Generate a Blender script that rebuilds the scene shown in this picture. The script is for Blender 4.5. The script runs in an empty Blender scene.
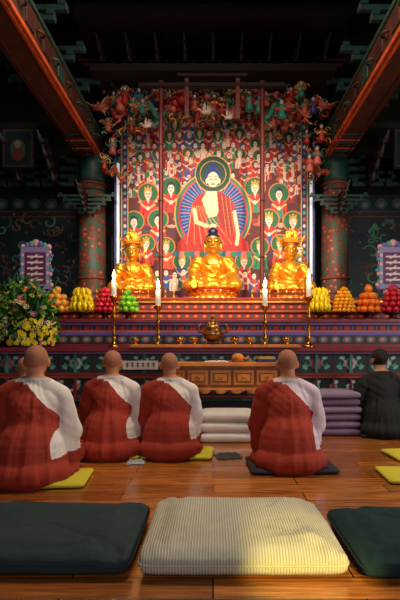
import bpy, math, random
import numpy as np
from mathutils import Vector, Matrix, noise
random.seed(7); np.random.seed(7)
S=bpy.context.scene
try:
    S.view_settings.view_transform='Standard'; S.view_settings.look='None'
except Exception: pass

def lin(c):
    c=np.asarray(c,dtype=float)
    if c.max()>1.0: c=c/255.0
    return np.where(c<=0.04045,c/12.92,((c+0.055)/1.055)**2.4)
def L4(c): 
    l=lin(c); return (float(l[0]),float(l[1]),float(l[2]),1.0)

# ---------------------------------------------------------------- materials
MATS={}
def mat(name,col,rough=0.5,metal=0.0,emit=0,var=0.15,vscale=8.0,bump=0.0,bscale=40.0,coat=0.0,sheen=0):
    if name in MATS: return MATS[name]
    m=bpy.data.materials.new(name); m.use_nodes=True
    nt=m.node_tree; b=nt.nodes['Principled BSDF']
    b.inputs['Roughness'].default_value=rough; b.inputs['Metallic'].default_value=metal
    if coat: b.inputs['Coat Weight'].default_value=coat
    if sheen: b.inputs['Sheen Weight'].default_value=sheen
    tc=nt.nodes.new('ShaderNodeTexCoord')
    n=nt.nodes.new('ShaderNodeTexNoise'); n.inputs['Scale'].default_value=vscale; n.inputs['Detail'].default_value=4
    nt.links.new(tc.outputs['Object'],n.inputs['Vector'])
    r=nt.nodes.new('ShaderNodeValToRGB'); c=L4(col)
    r.color_ramp.elements[0].position=0.3; r.color_ramp.elements[1].position=0.7
    r.color_ramp.elements[0].color=tuple(x*(1-var) for x in c[:3])+(1,)
    r.color_ramp.elements[1].color=tuple(min(1,x*(1+var)) for x in c[:3])+(1,)
    nt.links.new(n.outputs['Fac'],r.inputs['Fac']); nt.links.new(r.outputs['Color'],b.inputs['Base Color'])
    if bump:
        n2=nt.nodes.new('ShaderNodeTexNoise'); n2.inputs['Scale'].default_value=bscale; n2.inputs['Detail'].default_value=3
        nt.links.new(tc.outputs['Object'],n2.inputs['Vector'])
        bp=nt.nodes.new('ShaderNodeBump'); bp.inputs['Strength'].default_value=bump; bp.inputs['Distance'].default_value=0.01
        nt.links.new(n2.outputs['Fac'],bp.inputs['Height']); nt.links.new(bp.outputs['Normal'],b.inputs['Normal'])
    if emit:
        b.inputs['Emission Color'].default_value=c; b.inputs['Emission Strength'].default_value=emit
    MATS[name]=m; return m
def vmat(name,rough=0.6,bump=0.0,bscale=60,coat=0,metal_alpha=True):
    if name in MATS: return MATS[name]
    m=bpy.data.materials.new(name); m.use_nodes=True
    nt=m.node_tree; b=nt.nodes['Principled BSDF']
    a=nt.nodes.new('ShaderNodeAttribute'); a.attribute_name='Col'
    nt.links.new(a.outputs['Color'],b.inputs['Base Color'])
    if metal_alpha: nt.links.new(a.outputs['Alpha'],b.inputs['Metallic'])
    b.inputs['Roughness'].default_value=rough
    if coat: b.inputs['Coat Weight'].default_value=coat
    if bump:
        tc=nt.nodes.new('ShaderNodeTexCoord')
        n2=nt.nodes.new('ShaderNodeTexNoise'); n2.inputs['Scale'].default_value=bscale; n2.inputs['Detail'].default_value=4
        nt.links.new(tc.outputs['Object'],n2.inputs['Vector'])
        bp=nt.nodes.new('ShaderNodeBump'); bp.inputs['Strength'].default_value=bump; bp.inputs['Distance'].default_value=0.01
        nt.links.new(n2.outputs['Fac'],bp.inputs['Height']); nt.links.new(bp.outputs['Normal'],b.inputs['Normal'])
    MATS[name]=m; return m

# ---------------------------------------------------------------- mesh builder
class MB:
    def __init__(s): s.v=[]; s.f=[]; s.m=[]; s.sm=[]
    def add(s,vs,fs,mi=0,M=None,smooth=True):
        o=len(s.v)
        if M is not None: vs=[M@Vector(v) for v in vs]
        s.v.extend([tuple(v) for v in vs]); s.f.extend([tuple(i+o for i in f) for f in fs])
        s.m.extend([mi]*len(fs)); s.sm.extend([smooth]*len(fs))
    def box(s,c,d,mi=0,M=None,rz=0,rx=0,ry=0):
        x,y,z=[k/2 for k in d]
        vs=[(-x,-y,-z),(x,-y,-z),(x,y,-z),(-x,y,-z),(-x,-y,z),(x,-y,z),(x,y,z),(-x,y,z)]
        fs=[(0,3,2,1),(4,5,6,7),(0,1,5,4),(1,2,6,5),(2,3,7,6),(3,0,4,7)]
        T=Matrix.Translation(c)@Matrix.Rotation(rz,4,'Z')@Matrix.Rotation(ry,4,'Y')@Matrix.Rotation(rx,4,'X')
        if M is not None: T=M@T
        s.add(vs,fs,mi,T,False)
    def bx(s,x0,x1,y0,y1,z0,z1,mi=0):
        s.box(((x0+x1)/2,(y0+y1)/2,(z0+z1)/2),(x1-x0,y1-y0,z1-z0),mi)
    def lathe(s,prof,n=24,mi=0,c=(0,0,0),M=None,fn=None):
        vs=[];fs=[]
        for (r,z) in prof:
            for i in range(n):
                a=2*math.pi*i/n; rr=r*(fn(a,z) if fn else 1)
                vs.append((rr*math.cos(a),rr*math.sin(a),z))
        for j in range(len(prof)-1):
            for i in range(n):
                k=(i+1)%n
                fs.append((j*n+i,j*n+k,(j+1)*n+k,(j+1)*n+i))
        fs.append(tuple(range(n-1,-1,-1))); b=(len(prof)-1)*n; fs.append(tuple(range(b,b+n)))
        T=Matrix.Translation(c)
        if M is not None: T=M@T
        s.add(vs,fs,mi,T)
    def ell(s,c,r,mi=0,M=None,R=None,n=16,k=10):
        vs=[(0,0,-1)];fs=[]
        for j in range(1,k):
            p=-math.pi/2+math.pi*j/k
            for i in range(n):
                a=2*math.pi*i/n; vs.append((math.cos(p)*math.cos(a),math.cos(p)*math.sin(a),math.sin(p)))
        vs.append((0,0,1)); t=len(vs)-1
        for i in range(n):
            q=(i+1)%n
            fs.append((0,1+q,1+i))
            for j in range(k-2):
                a=1+j*n; fs.append((a+i,a+q,a+n+q,a+n+i))
            a=1+(k-2)*n; fs.append((a+i,a+q,t))
        if not hasattr(r,'__len__'): r=(r,r,r)
        T=Matrix.Translation(c)
        if R is not None: T=T@R
        T=T@Matrix.Diagonal((r[0],r[1],r[2],1))
        if M is not None: T=M@T
        s.add(vs,fs,mi,T)
    def tube(s,pts,rad,n=10,mi=0,M=None,caps=True,flat=1.0,balls=False):
        pts=[Vector(p) for p in pts]
        if not hasattr(rad,'__len__'): rad=[rad]*len(pts)
        vs=[];fs=[]; up=None
        for i,p in enumerate(pts):
            t=(pts[min(i+1,len(pts)-1)]-pts[max(i-1,0)])
            if t.length<1e-7: t=Vector((0,0,1))
            t.normalize()
            if up is None:
                up=Vector((0,0,1)) if abs(t.z)<0.9 else Vector((0,1,0))
            u=(up-t*up.dot(t)); 
            if u.length<1e-5: u=Vector((1,0,0))
            u.normalize(); w=t.cross(u); up=u
            for k in range(n):
                a=2*math.pi*k/n
                vs.append(p+u*math.cos(a)*rad[i]*flat+w*math.sin(a)*rad[i])
        for j in range(len(pts)-1):
            for i in range(n):
                q=(i+1)%n; fs.append((j*n+i,j*n+q,(j+1)*n+q,(j+1)*n+i))
        if caps:
            fs.append(tuple(range(n-1,-1,-1))); b=(len(pts)-1)*n; fs.append(tuple(range(b,b+n)))
        s.add(vs,fs,mi,M)
        if balls:
            for p,r in zip(pts,rad): s.ell(p,r,mi,M,n=16,k=10)
    def torus(s,c,R,r,mi=0,M=None,n=28,k=8,axis='Z'):
        vs=[];fs=[]
        for i in range(n):
            a=2*math.pi*i/n
            for j in range(k):
                b=2*math.pi*j/k; q=R+r*math.cos(b)
                p=(q*math.cos(a),q*math.sin(a),r*math.sin(b))
                if axis=='Y': p=(p[0],p[2],p[1])
                vs.append(p)
        for i in range(n):
            for j in range(k):
                fs.append((i*k+j,((i+1)%n)*k+j,((i+1)%n)*k+(j+1)%k,i*k+(j+1)%k))
        T=Matrix.Translation(c)
        if M is not None: T=M@T
        s.add(vs,fs,mi,T)
    def mesh(s,name):
        me=bpy.data.meshes.new(name); me.from_pydata(s.v,[],s.f)
        me.polygons.foreach_set('material_index',s.m); me.polygons.foreach_set('use_smooth',s.sm); me.update(); return me
    def obj(s,name,mats,loc=(0,0,0),rz=0,scale=1,parent=None,bevel=0):
        me=s.mesh(name)
        for m in mats: me.materials.append(m)
        return link(name,me,loc,rz,scale,parent,bevel)
def link(name,me,loc=(0,0,0),rz=0,scale=1,parent=None,bevel=0):
    o=bpy.data.objects.new(name,me); S.collection.objects.link(o)
    o.location=loc; o.rotation_euler=(0,0,rz); o.scale=(scale,)*3 if not hasattr(scale,'__len__') else scale
    if parent: o.parent=parent
    if bevel:
        b=o.modifiers.new('bevel','BEVEL'); b.width=bevel; b.segments=2; b.limit_method='ANGLE'
    return o
def empty(name,loc=(0,0,0),rz=0,scale=1):
    e=bpy.data.objects.new(name,None); S.collection.objects.link(e); e.location=loc; e.rotation_euler=(0,0,rz); e.scale=(scale,)*3; return e
def blob(mb,voxel,smooth=4):
    me=mb.mesh('tmp'); o=bpy.data.objects.new('tmp',me); S.collection.objects.link(o)
    r=o.modifiers.new('r','REMESH'); r.mode='VOXEL'; r.voxel_size=voxel
    if smooth:
        q=o.modifiers.new('s','SMOOTH'); q.iterations=smooth; q.factor=0.5
    dg=bpy.context.evaluated_depsgraph_get(); dg.update()
    out=bpy.data.meshes.new_from_object(o.evaluated_get(dg))
    bpy.data.objects.remove(o); bpy.data.meshes.remove(me)
    out.polygons.foreach_set('use_smooth',[True]*len(out.polygons))
    return out
def getco(me):
    n=len(me.vertices); co=np.empty(n*3); me.vertices.foreach_get('co',co)
    no=np.empty(n*3); me.vertices.foreach_get('normal',no)
    return co.reshape(n,3),no.reshape(n,3)
def setcol(me,rgb,alpha=None):
    n=len(me.vertices); a=np.ones((n,4)); a[:,:3]=rgb
    a[:,3]=0 if alpha is None else alpha
    at=me.color_attributes.new('Col','FLOAT_COLOR','POINT'); at.data.foreach_set('color',a.ravel())
def nz(co,sx,sy,sz,seed=0):
    return np.array([noise.noise(Vector((c[0]*sx+seed,c[1]*sy+seed*2.3,c[2]*sz))) for c in co])

# ---------------------------------------------------------------- painted boards
class Canvas:
    def __init__(s,x0,x1,z0,z1,res,bg):
        s.x0,s.x1,s.z0,s.z1=x0,x1,z0,z1
        s.nx=max(2,int((x1-x0)/res)+1); s.nz=max(2,int((z1-z0)/res)+1)
        s.X,s.Z=np.meshgrid(np.linspace(x0,x1,s.nx),np.linspace(z0,z1,s.nz))
        s.A=np.ones((s.nz,s.nx,3))*lin(bg)
        s.H=np.zeros((s.nz,s.nx))
    def put(s,m,col,h=None):
        s.A[m]=lin(col)
        if h is not None: s.H[m]=h
    def ell(s,cx,cz,rx,rz,col,h=None,rot=0):
        dx=s.X-cx; dz=s.Z-cz
        if rot: c,q=math.cos(rot),math.sin(rot); dx,dz=dx*c+dz*q,-dx*q+dz*c
        s.put((dx/rx)**2+(dz/rz)**2<1,col,h)
    def ring(s,cx,cz,r0,r1,col,rat=1.0,h=None):
        d=np.sqrt((s.X-cx)**2+((s.Z-cz)/rat)**2); s.put((d>r0)&(d<r1),col,h)
    def rect(s,a,b,c,d,col,h=None):
        s.put((s.X>=a)&(s.X<=b)&(s.Z>=c)&(s.Z<=d),col,h)
    def poly(s,pts,col,h=None):
        ins=np.zeros(s.X.shape,bool); n=len(pts)
        for i in range(n):
            x1,z1=pts[i]; x2,z2=pts[(i+1)%n]
            if z1==z2: continue
            c=((z1>s.Z)!=(z2>s.Z))&(s.X<(x2-x1)*(s.Z-z1)/(z2-z1)+x1); ins^=c
        s.put(ins,col,h)
    def line(s,pts,w,col,h=None):
        for (x1,z1),(x2,z2) in zip(pts[:-1],pts[1:]):
            L=(x2-x1)**2+(z2-z1)**2+1e-9
            t=np.clip(((s.X-x1)*(x2-x1)+(s.Z-z1)*(z2-z1))/L,0,1)
            s.put((s.X-x1-t*(x2-x1))**2+(s.Z-z1-t*(z2-z1))**2<w*w,col,h)
    def board(s,name,y,mt,parent=None,M=None):
        nx,nzz=s.nx,s.nz
        v=np.stack([s.X,y-s.H,s.Z],-1).reshape(-1,3)
        i,j=np.meshgrid(np.arange(nx-1),np.arange(nzz-1)); a=(j*nx+i).ravel()
        f=np.stack([a,a+1,a+nx+1,a+nx],-1)
        me=bpy.data.meshes.new(name); me.from_pydata(v.tolist(),[],f.tolist()); me.update()
        setcol(me,s.A.reshape(-1,3)); me.materials.append(mt)
        o=link(name,me,parent=parent)
        if M is not None: o.matrix_local=M
        return o
PAINT=vmat('painted_wood',0.5,0.15,50)
PAINTC=vmat('silk_painting',0.62,0.05,80)

def flower(c,cx,cz,r,p1,p2,ce):
    for k in range(7):
        a=2*math.pi*k/7; c.ell(cx+math.cos(a)*r*.6,cz+math.sin(a)*r*.6,r*.42,r*.42,p1,.006)
    c.ell(cx,cz,r*.55,r*.55,p2,.009); c.ell(cx,cz,r*.25,r*.25,ce,.011)
def scroll(c,cx,cz,r,col,sgn=1,ph=0,w=.012):
    pts=[]
    for k in range(13):
        t=k/12; a=ph+sgn*t*4.4; q=r*(1-.75*t); pts.append((cx+q*math.cos(a),cz+q*math.sin(a)))
    c.line(pts,w,col,.004)

# ================================================================= ROOM
def wood_floor():
    m=bpy.data.materials.new('floor_boards'); m.use_nodes=True; nt=m.node_tree; b=nt.nodes['Principled BSDF']
    tc=nt.nodes.new('ShaderNodeTexCoord'); br=nt.nodes.new('ShaderNodeTexBrick')
    nt.links.new(tc.outputs['Object'],br.inputs['Vector'])
    br.inputs['Scale'].default_value=1; br.inputs['Brick Width'].default_value=1.15; br.inputs['Row Height'].default_value=0.17
    br.inputs['Mortar Size'].default_value=0.004; br.inputs['Mortar Smooth'].default_value=.3; br.offset=.5
    br.inputs['Color1'].default_value=L4((206,126,56)); br.inputs['Color2'].default_value=L4((150,86,36)); br.inputs['Mortar'].default_value=L4((34,16,7))
    mp=nt.nodes.new('ShaderNodeMapping'); mp.inputs['Scale'].default_value=(1.5,22,1)
    nt.links.new(tc.outputs['Object'],mp.inputs['Vector'])
    n=nt.nodes.new('ShaderNodeTexNoise'); n.inputs['Scale'].default_value=2.5; n.inputs['Detail'].default_value=7; n.inputs['Distortion'].default_value=.6
    nt.links.new(mp.outputs['Vector'],n.inputs['Vector'])
    rr=nt.nodes.new('ShaderNodeValToRGB'); rr.color_ramp.elements[0].color=(.34,.3,.27,1); rr.color_ramp.elements[1].color=(1.2,1.15,1.1,1)
    rr.color_ramp.elements[0].position=.3; rr.color_ramp.elements[1].position=.72
    nt.links.new(n.outputs['Fac'],rr.inputs['Fac'])
    mx=nt.nodes.new('ShaderNodeMix'); mx.data_type='RGBA'; mx.blend_type='MULTIPLY'; mx.inputs['Factor'].default_value=1
    nt.links.new(br.outputs['Color'],mx.inputs['A']); nt.links.new(rr.outputs['Color'],mx.inputs['B'])
    nt.links.new(mx.outputs['Result'],b.inputs['Base Color'])
    b.inputs['Roughness'].default_value=.24; b.inputs['Coat Weight'].default_value=.4; b.inputs['Coat Roughness'].default_value=.13
    bp=nt.nodes.new('ShaderNodeBump'); bp.inputs['Strength'].default_value=.35; bp.inputs['Distance'].default_value=.006; bp.invert=True
    nt.links.new(br.outputs['Fac'],bp.inputs['Height']); nt.links.new(bp.outputs['Normal'],b.inputs['Normal'])
    return m
mb=MB(); mb.bx(-4.4,4.4,-3,8.7,-.1,0); mb.obj('floor',[wood_floor()])
dark=mat('dark_timber',(22,16,14),.6,bump=.2)
teal=mat('teal_paint',(20,50,50),.5,var=.4,vscale=12)
teal2=mat('teal_paint_light',(44,120,104),.5,var=.3)
tealdk=mat('teal_paint_dim',(24,62,58),.55,var=.3)
redp=mat('vermilion_paint',(150,30,20),.45,var=.3)
dred=mat('dark_red_paint',(84,18,14),.45,var=.3)
orng=mat('orange_paint',(180,78,28),.5,var=.3)
whitep=mat('white_paint',(215,200,192),.5)
bluep=mat('blue_paint',(40,54,120),.5,var=.3)
pinkp=mat('pink_paint',(200,110,100),.5,var=.3)
gold=mat('gilding',(245,172,52),.32,metal=.8,var=.15,vscale=20)
brass=mat('brass',(190,130,50),.25,metal=1,var=.2)
wallm=mat('wall_boards',(14,22,22),.8,var=.4,vscale=3)
mb=MB(); mb.bx(-4.4,4.4,8.6,8.7,0,6.4); mb.obj('wall_back',[wallm])
mb=MB(); mb.bx(-4.5,-4.4,1.5,8.7,0,6.4); mb.obj('wall_left',[wallm])
mb=MB(); mb.bx(4.4,4.5,1.5,8.7,0,6.4); mb.obj('wall_right',[wallm])
mb=MB(); mb.bx(-4.5,4.5,1.5,8.7,6.4,6.5); mb.obj('ceiling',[mat('ceiling_boards',(12,10,10),.8)])
mb=MB()
for k in range(9): mb.bx(-4.4,4.4,2+.75*k,2.12+.75*k,6.2,6.4,0)
for k in range(11): mb.bx(-4+.8*k-.06,-4+.8*k+.06,1.6,8.6,6.24,6.4,0)
mb.obj('trim_1',[mat('ceiling_lattice',(18,18,15),.7)])

def bracket(mb,x,y,z,s=1.0,n=4):
    for k in range(n):
        w=(.25+.16*k)*s; zz=z+k*.13*s
        mb.box((x,y,zz),(w*2,.08*s,.07*s),0); mb.box((x,y-w*.4,zz),(.08*s,w*1.6,.07*s),1)
        for q in (-1,1):
            mb.box((x+q*w*.92,y,zz+.06*s),(.1*s,.12*s,.06*s),2)
            mb.box((x+q*w,y,zz),(.02*s,.09*s,.075*s),3)
        mb.tube([(x,y-w*1.1,zz),(x,y-w*1.3,zz+.02*s),(x,y-w*1.45,zz+.1*s)],[.04*s,.035*s,.01*s],8,3)
        mb.box((x,y-w*1.0,zz+.06*s),(.1*s,.1*s,.05*s),2)
bedge=mat('bracket_edge',(70,80,78),.5)
beams={}
for sx in (-1,1):
    e=empty('ceiling_beam'); beams[sx]=e
    x=1.97*sx
    mb=MB(); mb.bx(x-.17,x+.17,2.2,8.3,3.95,4.4,0)
    xi=x-sx*.175
    mb.box((xi,5.2,3.975),(.03,6,.05),1); mb.box((xi,5.2,4.33),(.03,6,.05),2)
    mb.box((x+sx*.175,5.2,3.97),(.03,6,.04),3)
    mb.box((x-sx*.14,5.2,3.94),(.04,6,.02),1); mb.box((x+sx*.12,5.2,3.94),(.03,6,.02),3)
    for k in range(12):
        y=7.9-k*.5
        mb.box((xi,y,4.15),(.02,.22,.18),[3,2,3][k%3]); 
        mb.torus((xi,y-.25,4.15),.06,.018,2+(k%2),n=14,k=5,M=None)
    for k in range(7): mb.box((x,7.7-k*.1,3.94),(.345,.04,.02),[2,1,3][k%3])
    mb.obj('beam',[mat('beam_painted',(64,30,13),.6,var=.5,vscale=5,bump=.3),mat('beam_orange',(184,74,26),.55,var=.3),tealdk,mat('beam_red',(56,14,10),.6)],parent=e,bevel=.008)
    mb=MB()
    for i,xx in enumerate([2.5,3.05,3.6]): bracket(mb,sx*xx,8.1,3.55,.95,4)
    for y in (7.4,6.6,5.8): bracket(mb,sx*2.35,y,4.5,.9,4)
    bracket(mb,sx*1.95,7.74,3.0,.5,5)
    mb.obj('bracket_cluster',[mat('bracket_teal',(26,62,58),.6,var=.4),mat('bracket_red',(50,20,15),.5),tealdk,bedge],parent=e,bevel=.004)

def column_mat():
    m=bpy.data.materials.new('column_painted'); m.use_nodes=True; nt=m.node_tree; b=nt.nodes['Principled BSDF']
    tc=nt.nodes.new('ShaderNodeTexCoord'); v=nt.nodes.new('ShaderNodeTexVoronoi'); v.inputs['Scale'].default_value=11
    nt.links.new(tc.outputs['Object'],v.inputs['Vector'])
    r=nt.nodes.new('ShaderNodeValToRGB'); r.color_ramp.interpolation='CONSTANT'
    cols=[(0,(190,130,100)),(.18,(140,66,50)),(.42,(110,56,46)),(.58,(64,92,80))]
    r.color_ramp.elements[0].color=L4(cols[0][1]); r.color_ramp.elements[1].position=cols[1][0]; r.color_ramp.elements[1].color=L4(cols[1][1])
    for p,c in cols[2:]: e=r.color_ramp.elements.new(p); e.color=L4(c)
    nt.links.new(v.outputs['Distance'],r.inputs['Fac']); nt.links.new(r.outputs['Color'],b.inputs['Base Color']); b.inputs['Roughness'].default_value=.5
    return m
cm=column_mat()
for x in (-1.93,1.95):
    mb=MB(); mb.lathe([(.22,0),(.22,1.0),(.215,2),(.2,3.95)],32,0,(x,8.0,0))
    mb.torus((x,8.0,2.0),.215,.02,1); mb.torus((x,8,3.4),.21,.015,2); mb.torus((x,8,3.5),.21,.015,1)
    mb.lathe([(.21,3.52),(.212,3.6),(.212,3.8),(.21,3.9)],32,2,(x,8,0))
    mb.obj('painted_column',[cm,mat('column_band',(130,60,30),.5),tealdk])
for sx in (-1,1):
    c=Canvas(2.15*1 if sx>0 else -4.3, 4.3 if sx>0 else -2.15,1.6,3.5,.012,(16,40,40))
    rs=random.Random(3+sx)
    for k in range(90):
        cx=rs.uniform(c.x0,c.x1); cz=rs.uniform(1.65,3.1)
        scroll(c,cx,cz,rs.uniform(.06,.15),rs.choice([(46,124,108),(36,104,98),(74,150,122),(104,50,42),(44,64,116),(124,86,56)]),rs.choice([-1,1]),rs.uniform(0,6),.012)
    for k in range(40):
        c.ell(rs.uniform(c.x0,c.x1),rs.uniform(1.65,3.2),.02,.02,rs.choice([(150,80,70),(110,130,140),(140,60,50)]))
    for zz in (3.12,3.2): c.rect(c.x0,c.x1,zz,zz+.03,(100,60,44))
    for k in range(8):
        px=c.x0+.15+k*.28; c.ell(px,3.35,.1,.09,(46,100,92)); c.ell(px,3.34,.045,.05,(130,130,116)); c.ell(px,3.37,.018,.02,(150,76,64))
    o=c.board('wall_mural',8.5,PAINT)
    cx=sx*2.85+(0.03 if sx>0 else 0)
    c=Canvas(cx-.22,cx+.22,3.55,4.1,.012,(70,66,56))
    c.rect(cx-.19,cx+.19,3.58,4.07,(28,50,50)); c.ell(cx,3.8,.11,.16,(80,100,86)); c.ell(cx,3.88,.045,.055,(170,146,120)); c.ell(cx,3.73,.09,.09,(130,62,50))
    c.board('hanging_icon',7.3,PAINT,beams[sx])
    mb=MB(); mb.bx(cx-.24,cx+.24,7.31,7.34,3.53,4.12,0); mb.bx(min(sx*1.9,cx+sx*.3),max(sx*1.9,cx+sx*.3),7.3,7.36,4.12,4.2,0); mb.obj('icon_frame',[dark],parent=beams[sx])

# ================================================================= ALTAR
alt=empty('tiered_altar')
AW=4.3
mb=MB()
mb.bx(-AW,AW,5.84,6.34,0,.90,0)
mb.bx(-AW,AW,5.74,6.36,.875,.92,1); mb.bx(-AW,AW,5.78,6.0,.845,.875,6)
mb.bx(-AW,AW,5.79,6.0,.59,.625,1); mb.bx(-AW,AW,5.80,6.0,.565,.59,3)
mb.bx(-AW,AW,5.79,6.0,.33,.36,1); mb.bx(-AW,AW,5.8,6.0,.30,.33,2)
mb.bx(-AW,AW,5.76,6.0,0,.12,4)
mb.bx(-AW,AW,6.34,6.95,.5,1.24,0)
mb.bx(-AW,AW,6.28,6.95,1.235,1.275,1); mb.bx(-AW,AW,6.30,6.5,1.2,1.235,6); mb.bx(-AW,AW,6.3,6.5,.92,.96,1)
mb.bx(-AW,AW,6.92,8.5,.5,1.57,0)
mb.bx(-AW,AW,6.86,8.5,1.565,1.6,7); mb.bx(-AW,AW,6.88,7,1.53,1.565,5); mb.bx(-AW,AW,6.88,7,1.4,1.425,3); mb.bx(-AW,AW,6.88,7,1.275,1.3,7)
for k in range(44):
    x=-AW+.1+k*.2
    mb.bx(x-.012,x+.012,5.8,5.9,.36,.565,1)
    if k%2: mb.bx(x-.018,x+.018,5.795,5.9,.625,.845,2)
mb.obj('tiers',[dark,mat('plum_lacquer',(120,40,54),.35),teal2,orng,mat('plinth',(24,26,28),.6),gold,mat('mauve_paint',(120,86,134),.45),redp],parent=alt,bevel=.005)
c=Canvas(-3.2,3.2,.62,.85,.009,(22,40,40)); rs=random.Random(5)
for k in range(17):
    cx=-3.2+k*.4
    c.rect(cx-.185,cx+.185,.635,.835,(86,40,62)); c.rect(cx-.175,cx+.175,.645,.825,(24,54,52))
    for q in (-1,1):
        scroll(c,cx+q*.11,.735,.06,(80,156,132),q,1.5,.011); c.ell(cx+q*.13,.69,.035,.02,(110,186,150),.003,q*.6); c.ell(cx+q*.1,.8,.03,.015,(170,200,186),.003)
    flower(c,cx,.735,.07,[(210,170,180),(190,190,200),(176,80,90)][k%3],(130,66,100),(230,190,90))
c.board('upper_floral_panel',5.83,PAINT,alt)
c=Canvas(-3.2,3.2,.355,.57,.009,(20,42,42))
for k in range(33):
    cx=-3.2+k*.2; 
    scroll(c,cx,.47,.065,(70,150,124),1 if k%2 else -1,k,.01)
    c.ell(cx+.03,.52,.026,.02,(225,225,220),.003); c.ell(cx-.05,.42,.024,.018,(215,215,212),.003)
    flower(c,cx,.46,.042,[(225,222,225),(130,205,180),(190,96,90)][k%3],(70,124,110),(210,96,70))
c.board('lower_floral_panel',5.83,PAINT,alt)
c=Canvas(-3.2,3.2,.12,.3,.012,(16,22,24))
for k in range(33):
    cx=-3.2+k*.2; c.ell(cx,.2,.06,.04,(34,56,54)); c.ell(cx,.2,.03,.02,(80,40,36))
c.board('base_panel',5.83,PAINT,alt)
c=Canvas(-3.4,3.4,.96,1.2,.01,(60,20,30))
c.rect(-3.4,3.4,1.08,1.11,(98,84,160)); c.rect(-3.4,3.4,1.115,1.13,(200,84,50))
for k in range(46):
    cx=-3.4+k*.15
    c.ell(cx,1.02,.055,.04,(40,120,116)); c.ell(cx,1.02,.03,.022,(190,80,116)); c.ell(cx,1.02,.01,.01,(230,200,130))
    c.ell(cx,1.165,.04,.025,(170,44,32)); c.ell(cx+.07,1.165,.02,.02,(60,90,160))
c.board('middle_tier_panel',6.33,PAINT,alt)
for (z0,z1,y) in ((1.3,1.4,6.91),(1.425,1.53,6.91)):
    c=Canvas(-3.6,3.6,z0,z1,.009,(108,16,14)); zm=(z0+z1)/2
    for k in range(61):
        cx=-3.6+k*.12; c.ell(cx,zm,.04,.026,(170,42,24)); c.ell(cx,zm,.016,.012,(220,150,60)); c.ell(cx+.06,zm,.01,.03,(40,80,76))
    c.board('upper_tier_panel',y,PAINT,alt)
mb=MB()
for x0,x1 in ((-1.75,-.55),(.55,1.75)):
    mb.bx(x0,x1,6.99,7.02,1.66,1.68,0); 
    for k in range(int((x1-x0)/.12)+1): mb.lathe([(.012,1.6),(.018,1.62),(.008,1.64),(.012,1.68),(.018,1.7),(.004,1.73)],10,1,(x0+k*.12,7.005,0))
mb.obj('altar_rail',[dred,gold],parent=alt)

# ================================================================= SILK PAINTING
X0,X1=-1.47,1.52
c=Canvas(X0,X1,1.62,4.75,.0074,(90,18,24))
U=lambda px:(px-213)*.016; V=lambda py:.95-(py-345)*.016
rs=random.Random(11)
for k in range(320):
    c.ell(rs.uniform(X0,X1),rs.uniform(1.7,4.75),rs.uniform(.03,.09),rs.uniform(.015,.045),rs.choice([(40,76,80),(150,36,36),(24,60,56),(176,80,70),(70,30,70),(200,150,130),(30,40,90)]))
def fig(px,py,s,robe,robe2,halo=(8,96,58),face=(244,214,196),hal=True,crown=None):
    x,z=U(px),V(py); s=s*.016
    c.poly([(x-6.5*s,z-19*s),(x-6*s,z-8*s),(x-2.5*s,z-4*s),(x+2.5*s,z-4*s),(x+6*s,z-8*s),(x+6.5*s,z-19*s)],robe)
    c.poly([(x-2*s,z-4*s),(x+2*s,z-4*s),(x+3*s,z-19*s),(x-1*s,z-19*s)],robe2)
    if hal:
        c.ell(x,z+.5*s,8.2*s,8.2*s,(226,120,56)); c.ell(x,z+.5*s,7.4*s,7.4*s,halo)
        c.poly([(x-5.6*s,z-10*s),(x-4.8*s,z-6.4*s),(x-1.8*s,z-4*s),(x+1.8*s,z-4*s),(x+4.8*s,z-6.4*s),(x+5.6*s,z-10*s)],robe)
        c.poly([(x-1.2*s,z-3.5*s),(x+1.2*s,z-3.5*s),(x+.2*s,z-8*s)],face)
    c.line([(x-5*s,z-8*s),(x-1*s,z-11*s)],.7*s,(225,180,120)); c.line([(x+5*s,z-8*s),(x+1*s,z-11*s)],.7*s,(225,180,120))
    c.line([(x-3*s,z-12*s),(x-4*s,z-18*s)],.4*s,(60,14,24)); c.line([(x+4*s,z-12*s),(x+4.6*s,z-18*s)],.4*s,(60,14,24))
    c.ell(x,z-11*s,1.3*s,1.6*s,face)
    cr=crown or (18,20,40)
    c.ell(x,z+1.0*s,3.1*s,4.0*s,cr)
    if crown and sum(crown)>300:
        for q in (-2,0,2): c.line([(x+q*s,z+3.5*s),(x+q*1.2*s,z+(6-abs(q)*.4)*s)],.6*s,cr)
    c.ell(x,z-.6*s,2.5*s,3.3*s,face)
    c.line([(x-1.5*s,z),(x-.5*s,z)],.35*s,(40,20,20)); c.line([(x+.5*s,z),(x+1.5*s,z)],.35*s,(40,20,20)); c.line([(x-.5*s,z-2.2*s),(x+.5*s,z-2.2*s)],.4*s,(190,40,40))
rob=[(196,28,32),(184,22,38),(44,80,150),(26,130,94),(214,70,40),(220,190,174),(136,24,60)]
crs=[(200,180,170),(20,20,40),(190,124,50),(200,50,44),(20,24,60)]
for row,py in enumerate((104,114,124,134,144,154)):
    for k in range(19):
        px=124+k*10+(5 if row%2 else 0)+rs.uniform(-1.5,1.5)
        if px>306: continue
        fig(px,py+rs.uniform(-2,2)+abs(px-213)*.03,.74,rs.choice(rob),rs.choice(rob),hal=rs.random()<.3,crown=rs.choice(crs))
for k in range(80):
    px=rs.uniform(125,302); py=rs.uniform(158,190)
    if abs(px-213)<16: continue
    fig(px,py,.7,rs.choice(rob),rs.choice(rob),hal=False,crown=rs.choice(crs))
for (px,py) in [(148,194),(171,188),(255,188),(279,194),(134,222),(158,220),(269,220),(293,222)]:
    fig(px,py,1.3,rs.choice(rob[:2]),rs.choice(rob),crown=rs.choice([None,(206,150,50)]))
for (px,py) in [(126,247),(146,244),(166,247),(260,247),(280,244),(300,247),(182,262),(244,262)]:
    fig(px,py,1.15,rs.choice(rob),rs.choice(rob),crown=(200,150,50))
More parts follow.
